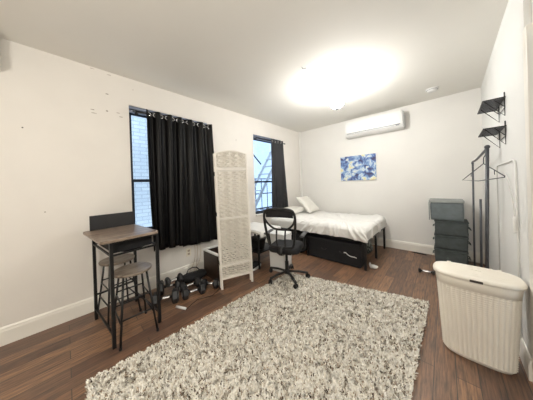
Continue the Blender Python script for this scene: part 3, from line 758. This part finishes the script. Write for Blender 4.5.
# ------------------------------------------------------------------ small floor things
ts = thing('crumpled_tissue', 'small crumpled white tissue on the floor at the bed corner', 'tissue', (1.93, 3.10, 0))
def tsf(u, v):
    a = 2*PI*u; b_ = PI*v; r = .045*(1+.35*noise.noise(Vector((math.cos(a)*1.5, math.sin(a)*1.5, v*3))))
    return (1.2*r*math.sin(b_)*math.cos(a), .9*r*math.sin(b_)*math.sin(a), max(.001, .022-.6*r*math.cos(b_)))
MB().grid(tsf, 18, 12, wrap=True).build('crumple', white_pl, ts, smooth=True)
MB().grid(lambda u, v: (-.05+.014*math.sin(PI*v)*math.cos(2*PI*u), .01+.014*math.sin(PI*v)*math.sin(2*PI*u), .001+.075*v), 12, 10, wrap=True).build('twisted_corner', white_pl, ts, smooth=True)
fl = thing('cloth_scrap', 'dark flat scrap lying against the baseboard of the back wall', 'scrap', (2.36, 4.20, 0), -.1)
MB().grid(lambda u, v: (-.10+.2*u, -.03+.06*v*math.sin(PI*(.15+.7*u)), .004+.012*abs(noise.noise(Vector((u*5, v*3, 0))))), 18, 8).build('cloth', black_fab, fl, smooth=True, solid=.006)
hw = dumbbell('dark dumbbell lying on the floor behind the left side of the hamper', (2.50, 3.36, 0), .05, r=.032, hl=.03, gl=.055)
del hw['group']

# ------------------------------------------------------------------ stacked fabric boxes in the corner
def fbox(name, label, loc, hx_, hy_, h, m_, lid=None, rz=0, seed=0):
    o = thing(name, label, 'storage box', loc, rz, 'storage boxes stacked in the corner')
    b_ = rbox(-hx_, hx_, -hy_, hy_, 0, h, .012, 16, 12, 8, lambda p, n: Vector((n.x, n.y, 0))*.008*noise.noise(Vector((p.x*12+seed, p.y*12, p.z*14))))
    weld(b_.build('body', m_, o), .0003)
    return o
bx = 2.745; byy = 4.08
hts = [(0, .218), (.22, .21), (.432, .215)]
lb = ['dark grey fabric storage box at the bottom of the corner stack', 'dark grey fabric storage box, second from the bottom of the corner stack', 'dark grey fabric storage box right under the paler top box']
for k, (z, h) in enumerate(hts):
    o = fbox('fabric_box', lb[k], (bx+.006*k, byy, z), .175, .165, h-.022, grey_fab, seed=k*3)
    l_ = MB().box((-.182, -.172, h-.024), (.182, .172, h-.002)).build('lid', grey_fab, o, bevel=.006)
    # side handle loops, right side bulges
    MB().tube(cr([(.178, -.06, h*.55), (.20, -.05, h*.45), (.204, 0, h*.38), (.20, .05, h*.45), (.178, .06, h*.55)]), (.006, .012), 6).build('handle', grey_fab, o, smooth=True)
    MB().tube(cr([(-.178, -.06, h*.55), (-.195, -.05, h*.5), (-.197, 0, h*.45), (-.195, .05, h*.5), (-.178, .06, h*.55)]), (.005, .01), 6).build('handle', grey_fab, o, smooth=True)
tbx = thing('fabric_box', 'paler blue grey lidded box on top of the corner stack', 'storage box', (bx-.025, byy+.0, .648), .0, 'storage boxes stacked in the corner')
weld(rbox(-.185, .175, -.175, .17, 0, .27, .01, 12, 10, 8, lambda p, n: Vector((n.x, n.y, 0))*.003*noise.noise(p*12)).build('body', grey_box, tbx), .0003)
MB().box((-.20, -.185, .268), (.18, .175, .305)).build('lid', grey_lid, tbx, bevel=.006)
MB().box((-.204, -.187, .0), (-.188, -.170, .27)).build('side_edge', grey_lid, tbx, bevel=.003)

# ------------------------------------------------------------------ garment rack and hanger
rk = thing('garment_rack', 'grey metal garment rack standing along the right wall', 'garment rack', (2.985, 3.2, 0))
fx, fy, fz = .018, -.40, 1.555; kx, ky, kz = -.012, .50, 1.45
MB().tube([(fx-.03, fy, .05), (fx, fy, fz)], (.013, .016), 8).build('front_post', grey_metal, rk, smooth=True)
MB().tube([(kx-.01, ky, .05), (kx, ky, kz)], (.010, .012), 8).build('back_post', grey_metal, rk, smooth=True)
MB().tube(cr([(kx, ky, kz), (kx, ky-.02, kz+.03), (.0, .25, 1.49), (.012, fy+.1, fz-.02), (fx, fy, fz)]), .012, 8).build('top_bar', grey_metal, rk, smooth=True)
MB().sph((fx, fy, fz+.008), .02, 12).build('joint', grey_metal, rk, smooth=True)
MB().tube([(kx+.02, .18, .05), (kx+.03, .18, 1.02)], .011, 8).build('centre_post', grey_metal, rk, smooth=True)
MB().bar((-.03, fy-.05, .05), (-.01, ky+.05, .05), .02).build('bottom_bar', grey_metal, rk)
for y in (fy, ky-.01): MB().tube([(-.16, y, .03), (.05, y, .03)], .012, 8).build('foot', black_metal, rk, smooth=True)
hg = thing('clothes_hanger', 'grey wire clothes hanger hanging from the garment rack', 'hanger', (2.995, 2.86, 1.565))
he = [(.075, -.28, -.295), (-.145, .29, -.315)]
MB().tube(cr([(he[0][0], he[0][1], he[0][2]+.01), (-.01, 0, -.15), (he[1][0], he[1][1], he[1][2]+.01)], n=3)[:1]+[(-.012, .0, -.155)]+[he[1]]+[(-.045, .03, -.325)]+[he[0]], .0045, 8, closed=True).build('body_wire', grey_metal, hg, smooth=False)
MB().tube(cr([(-.012, 0, -.155), (-.01, 0, -.10), (.0, -.012, -.07), (.004, -.02, -.02), (.004, 0, .008), (.002, .018, -.008)]), .004, 8).build('hook', grey_metal, hg, smooth=True)
for k in (0, 1):
    e = Vector(he[k])*.55+Vector((-.012, 0, -.155))*.45
    MB().tube([e, e+Vector((0, 0, -.03)), e+Vector((0, .01 if k else -.01, -.034))], .003, 6).build('strap_notch', grey_metal, hg)
# leaning rods behind the rack
lr = MB().tube([(2.93, 2.90, .012), (3.045, 2.66, .42)], .012, 8).build('leaning_rod', mat('pale_grey_rod', (.42, .43, .43), .4)); tag(lr, 'pale grey rod leaning against the right wall at the rack foot', 'rod')

# ------------------------------------------------------------------ wire shelves
def shelf(label, z, y0=2.54, y1=2.99, dep=.125, drop=.15):
    s = thing('wall_shelf', label, 'shelf', (wx((y0+y1)/2), (y0+y1)/2, z), -ANG, 'wire shelves on the right wall'); L_ = (y1-y0)/2
    fr_ = MB(); dep2 = dep
    fr_.tube([(-dep2, -L_, 0), (-dep2, L_, 0), (-.006, L_, 0), (-.006, -L_, 0)], .005, 6, closed=True)
    fo = fr_.build('rim', black_metal, s)
    g = MB()
    nx_, ny_ = 12, 44
    for i in range(1, nx_): x = -dep2+(dep2-.006)*i/nx_; g.tube([(x, -L_, 0), (x, L_, 0)], .0019, 4)
    for j in range(1, ny_): y = -L_+2*L_*j/ny_; g.tube([(-dep2, y, 0), (-.006, y, 0)], .0022, 4)
    g.build('wire_mesh', grey_metal, s)
    for y in (-L_+.02, L_-.16):
        b_ = MB(); b_.tube([(-dep2+.01, y, -.005), (-.006, y, -drop), (-.006, y, .045)], .0045, 6)
        b_.tube([(-dep2*.5, y, -.005), (-.006, y, -drop*.5)], .003, 6)
        b_.build('bracket', black_metal, s)
    b_ = MB().tube([(-.006, -L_+.02, -drop*.55), (-.006, L_-.16, -drop*.55)], .0035, 6).build('back_wire', black_metal, s)
    return s
shelf('black wire shelf on the right wall, the upper of two', 1.935)
shelf('black wire shelf on the right wall, the lower of two', 1.695)

# cord hanging on the right wall
cable('thin off white cord hanging on the right wall behind the hanger', [(wx(2.62)-.010, 2.62, 1.30), (wx(2.48)-.012, 2.48, 1.25), (wx(2.34)-.012, 2.34, 1.12), (wx(2.21)-.02, 2.21, .99)], .003, cord_m, name='pull_cord')
pc = MB().lathe([(.004, 0), (.009, .01), (.010, .10), (.005, .12)], n=12).build('cord_handle', white_pl, bpy.data.objects['pull_cord'], smooth=True, loc=(wx(2.21)-.022, 2.21, .87))

# ------------------------------------------------------------------ hamper
hm = thing('laundry_hamper', 'cream white woven plastic laundry hamper with lid, standing by the right wall', 'hamper', (2.842, 2.022, 0), math.radians(-1))
def sup(a, n_=3.2):
    c, s = math.cos(a), math.sin(a)
    return math.copysign(abs(c)**(2/n_), c), math.copysign(abs(s)**(2/n_), s)
NC = 84
def dims(z): t = z/.60; return .172+.030*t, .098+.030*t
ND = 70
# even arc-length parametrisation of the oval
angs = np.linspace(0, 2*PI, 2001); pp_ = np.array([sup(a) for a in angs])*np.array([.19, .115])
cum = np.concatenate([[0], np.cumsum(np.linalg.norm(np.diff(pp_, axis=0), axis=1))]); cum /= cum[-1]
def ang_at(u): return float(np.interp(u % 1.0, cum, angs))
def hamf(u, v):
    z = .006+.50*v; a = ang_at(u); cx_, sy_ = sup(a); hx_, hy_ = dims(z)
    rows = 34; r_ = v*rows
    k = int(r_ % 1 > -1)
    d = .0095*(.5+.5*math.cos(2*PI*NC*u*.5))**.8*abs(math.sin(PI*r_))-.004
    if v < .03 or v > .985: d = 0
    e = 0 if z > .02 else (.02-z)*.8
    return ((hx_+d-e)*cx_, (hy_+d-e)*sy_, z)
mbh = MB(); mbh.grid(hamf, NC*4, 42*4+1, wrap=True)
mbh.prism([((dims(0)[0]-.012)*sup(a)[0], (dims(0)[1]-.012)*sup(a)[1]) for a in [2*PI*k/60 for k in range(60)]], .0, .008)
mbh.build('body', hamper_m, hm, smooth=True)
rim = MB()
def ringf(lv_, n=80):
    v_ = []; f_ = []
    for z, o_ in lv_: v_ += [((dims(z)[0]+o_)*sup(2*PI*k/n)[0], (dims(z)[1]+o_)*sup(2*PI*k/n)[1], z) for k in range(n)]
    for i in range(len(lv_)-1): f_ += [(i*n+k, i*n+(k+1) % n, (i+1)*n+(k+1) % n, (i+1)*n+k) for k in range(n)]
    return v_, f_
v_, f_ = ringf([(.503, -.004), (.506, .004), (.54, .006), (.575, .009), (.578, .002), (.56, -.008), (.503, -.008)]); rim.add(v_, f_)
rim.build('rim_band', hamper_m, hm, smooth=True)
lid = MB()
v_, f_ = ringf([(.572, .012), (.575, .018), (.588, .019), (.597, .012), (.602, .0), (.600, -.016), (.603, -.022)]); n = 80
lid.add(v_, f_)
def topw(u, v):
    a = 2*PI*u; r_ = v; cx_, sy_ = sup(a); hx_, hy_ = dims(.6); x = (hx_-.021)*cx_*r_; y = (hy_-.021)*sy_*r_
    z = .603+.018*(1-r_**2)+.0018*math.cos(x*2*PI/.016+PI*(int((y+1)/.010) % 2))*abs(math.sin(PI*y/.010))**.5*(1 if r_ < .93 else 0)
    return (x, y, z)
lid.grid(topw, 260, 60, wrap=True)
ld = lid.build('lid', hamper_m, hm, smooth=True)
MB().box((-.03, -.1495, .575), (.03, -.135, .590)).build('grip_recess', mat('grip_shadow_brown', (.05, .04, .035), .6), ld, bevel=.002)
MB().box((-.015, -.03, .619), (.03, .012, .6225)).build('logo_plate', hamper_m, ld, bevel=.002)
for s in (-1, 1): MB().box((s*.13-.012, .135, .56), (s*.13+.012, .148, .60)).build('lid_hinge', hamper_m, ld, bevel=.002)

# ------------------------------------------------------------------ shaggy rug
rg = thing('shaggy_rug', 'large cream and brown speckled shaggy rug on the dark floor', 'rug', (1.8, 1.2, 0))
RC = [(.985, .075), (1.10, 2.16), (2.555, 2.54), (2.50, .02)]
def rugpt(s, t):
    a, b_, c, d = [np.array(q) for q in RC]
    return (1-s)*(1-t)*a+(1-s)*t*b_+s*t*c+s*(1-t)*d
def inset_edge(s, t): return rugpt(s, t)
poly = []
for i in range(24): poly.append(rugpt(0, i/24))
for i in range(24): poly.append(rugpt(i/24, 1))
for i in range(24): poly.append(rugpt(1, 1-i/24))
for i in range(24): poly.append(rugpt(1-i/24, 0))
MB().prism([(p[0]-1.8, p[1]-1.2) for p in poly][::-1], .0, .008).build('backing', rugback_m, rg)
NT = 120000
s_ = np.random.rand(NT)*1.004-.002; t_ = np.random.rand(NT)*1.004-.002
A, B, C_, D_ = [np.array(q) for q in RC]
ss, tt = s_[:, None], t_[:, None]
base = (1-ss)*(1-tt)*A+(1-ss)*tt*B+ss*tt*C_+ss*(1-tt)*D_
base = base-np.array([1.8, 1.2])
def vnoise(p, f, seed):
    rs = np.random.RandomState(seed); g = rs.rand(64, 64); q = p*f+100; i = np.floor(q).astype(int); fr_ = q-i; fr_ = fr_*fr_*(3-2*fr_)
    i0 = i % 64; i1 = (i+1) % 64
    return (g[i0[:, 0], i0[:, 1]]*(1-fr_[:, 0])+g[i1[:, 0], i0[:, 1]]*fr_[:, 0])*(1-fr_[:, 1])+(g[i0[:, 0], i1[:, 1]]*(1-fr_[:, 0])+g[i1[:, 0], i1[:, 1]]*fr_[:, 0])*fr_[:, 1]
# neighbouring tufts lean together
th = 2*PI*(vnoise(base, 40, 1)*1.6)+np.random.randn(NT)*1.1
lean = .008+.014*np.random.rand(NT); hh = .014+.014*np.random.rand(NT)
w = .0024+.0026*np.random.rand(NT)
dx, dy = np.cos(th), np.sin(th); px_, py_ = -dy, dx
V = np.zeros((NT, 6, 3))
for k, (f_, hf, wf) in enumerate(((0, 0, 1.0), (.45, .68, 1.15), (1.0, .95, .55))):
    cx_ = base[:, 0]+dx*lean*f_; cy_ = base[:, 1]+dy*lean*f_; z = .007+hh*hf
    for j, sg in enumerate((-1, 1)):
        V[:, k*2+j, 0] = cx_+px_*w*wf*sg; V[:, k*2+j, 1] = cy_+py_*w*wf*sg; V[:, k*2+j, 2] = z
idx = (np.arange(NT)*6)[:, None]
Fq = np.concatenate([idx+np.array([0, 1, 3, 2]), idx+np.array([2, 3, 5, 4])], axis=0)
me = bpy.data.meshes.new('pile'); me.vertices.add(NT*6); me.vertices.foreach_set('co', V.reshape(-1))
me.loops.add(len(Fq)*4); me.loops.foreach_set('vertex_index', Fq.reshape(-1).astype(np.int32))
me.polygons.add(len(Fq)); me.polygons.foreach_set('loop_start', (np.arange(len(Fq))*4).astype(np.int32)); me.polygons.foreach_set('loop_total', np.full(len(Fq), 4, np.int32))
me.update(); me.validate()
pal = np.array([(.90, .87, .80), (.84, .80, .71), (.70, .64, .54), (.34, .27, .20), (.09, .065, .045)])
sel = np.clip((vnoise(base, 70, 5)*.6+np.random.rand(NT)*.4), 0, .999)
ci = np.select([sel < .36, sel < .52, sel < .66, sel < .77], [0, 1, 2, 3], 4); 
ci = np.where(np.random.rand(NT) < .25, 0, ci)
colr = pal[ci]*(.92+.16*np.random.rand(NT, 1))
ca = me.color_attributes.new('tone', 'FLOAT_COLOR', 'POINT')
arr = np.ones((NT, 6, 4)); arr[:, :, :3] = colr[:, None, :]
ca.data.foreach_set('color', arr.reshape(-1))
me.materials.append(rug_m)
po = bpy.data.objects.new('pile', me); COL.objects.link(po); po.parent = rg; po['kind'] = 'stuff'
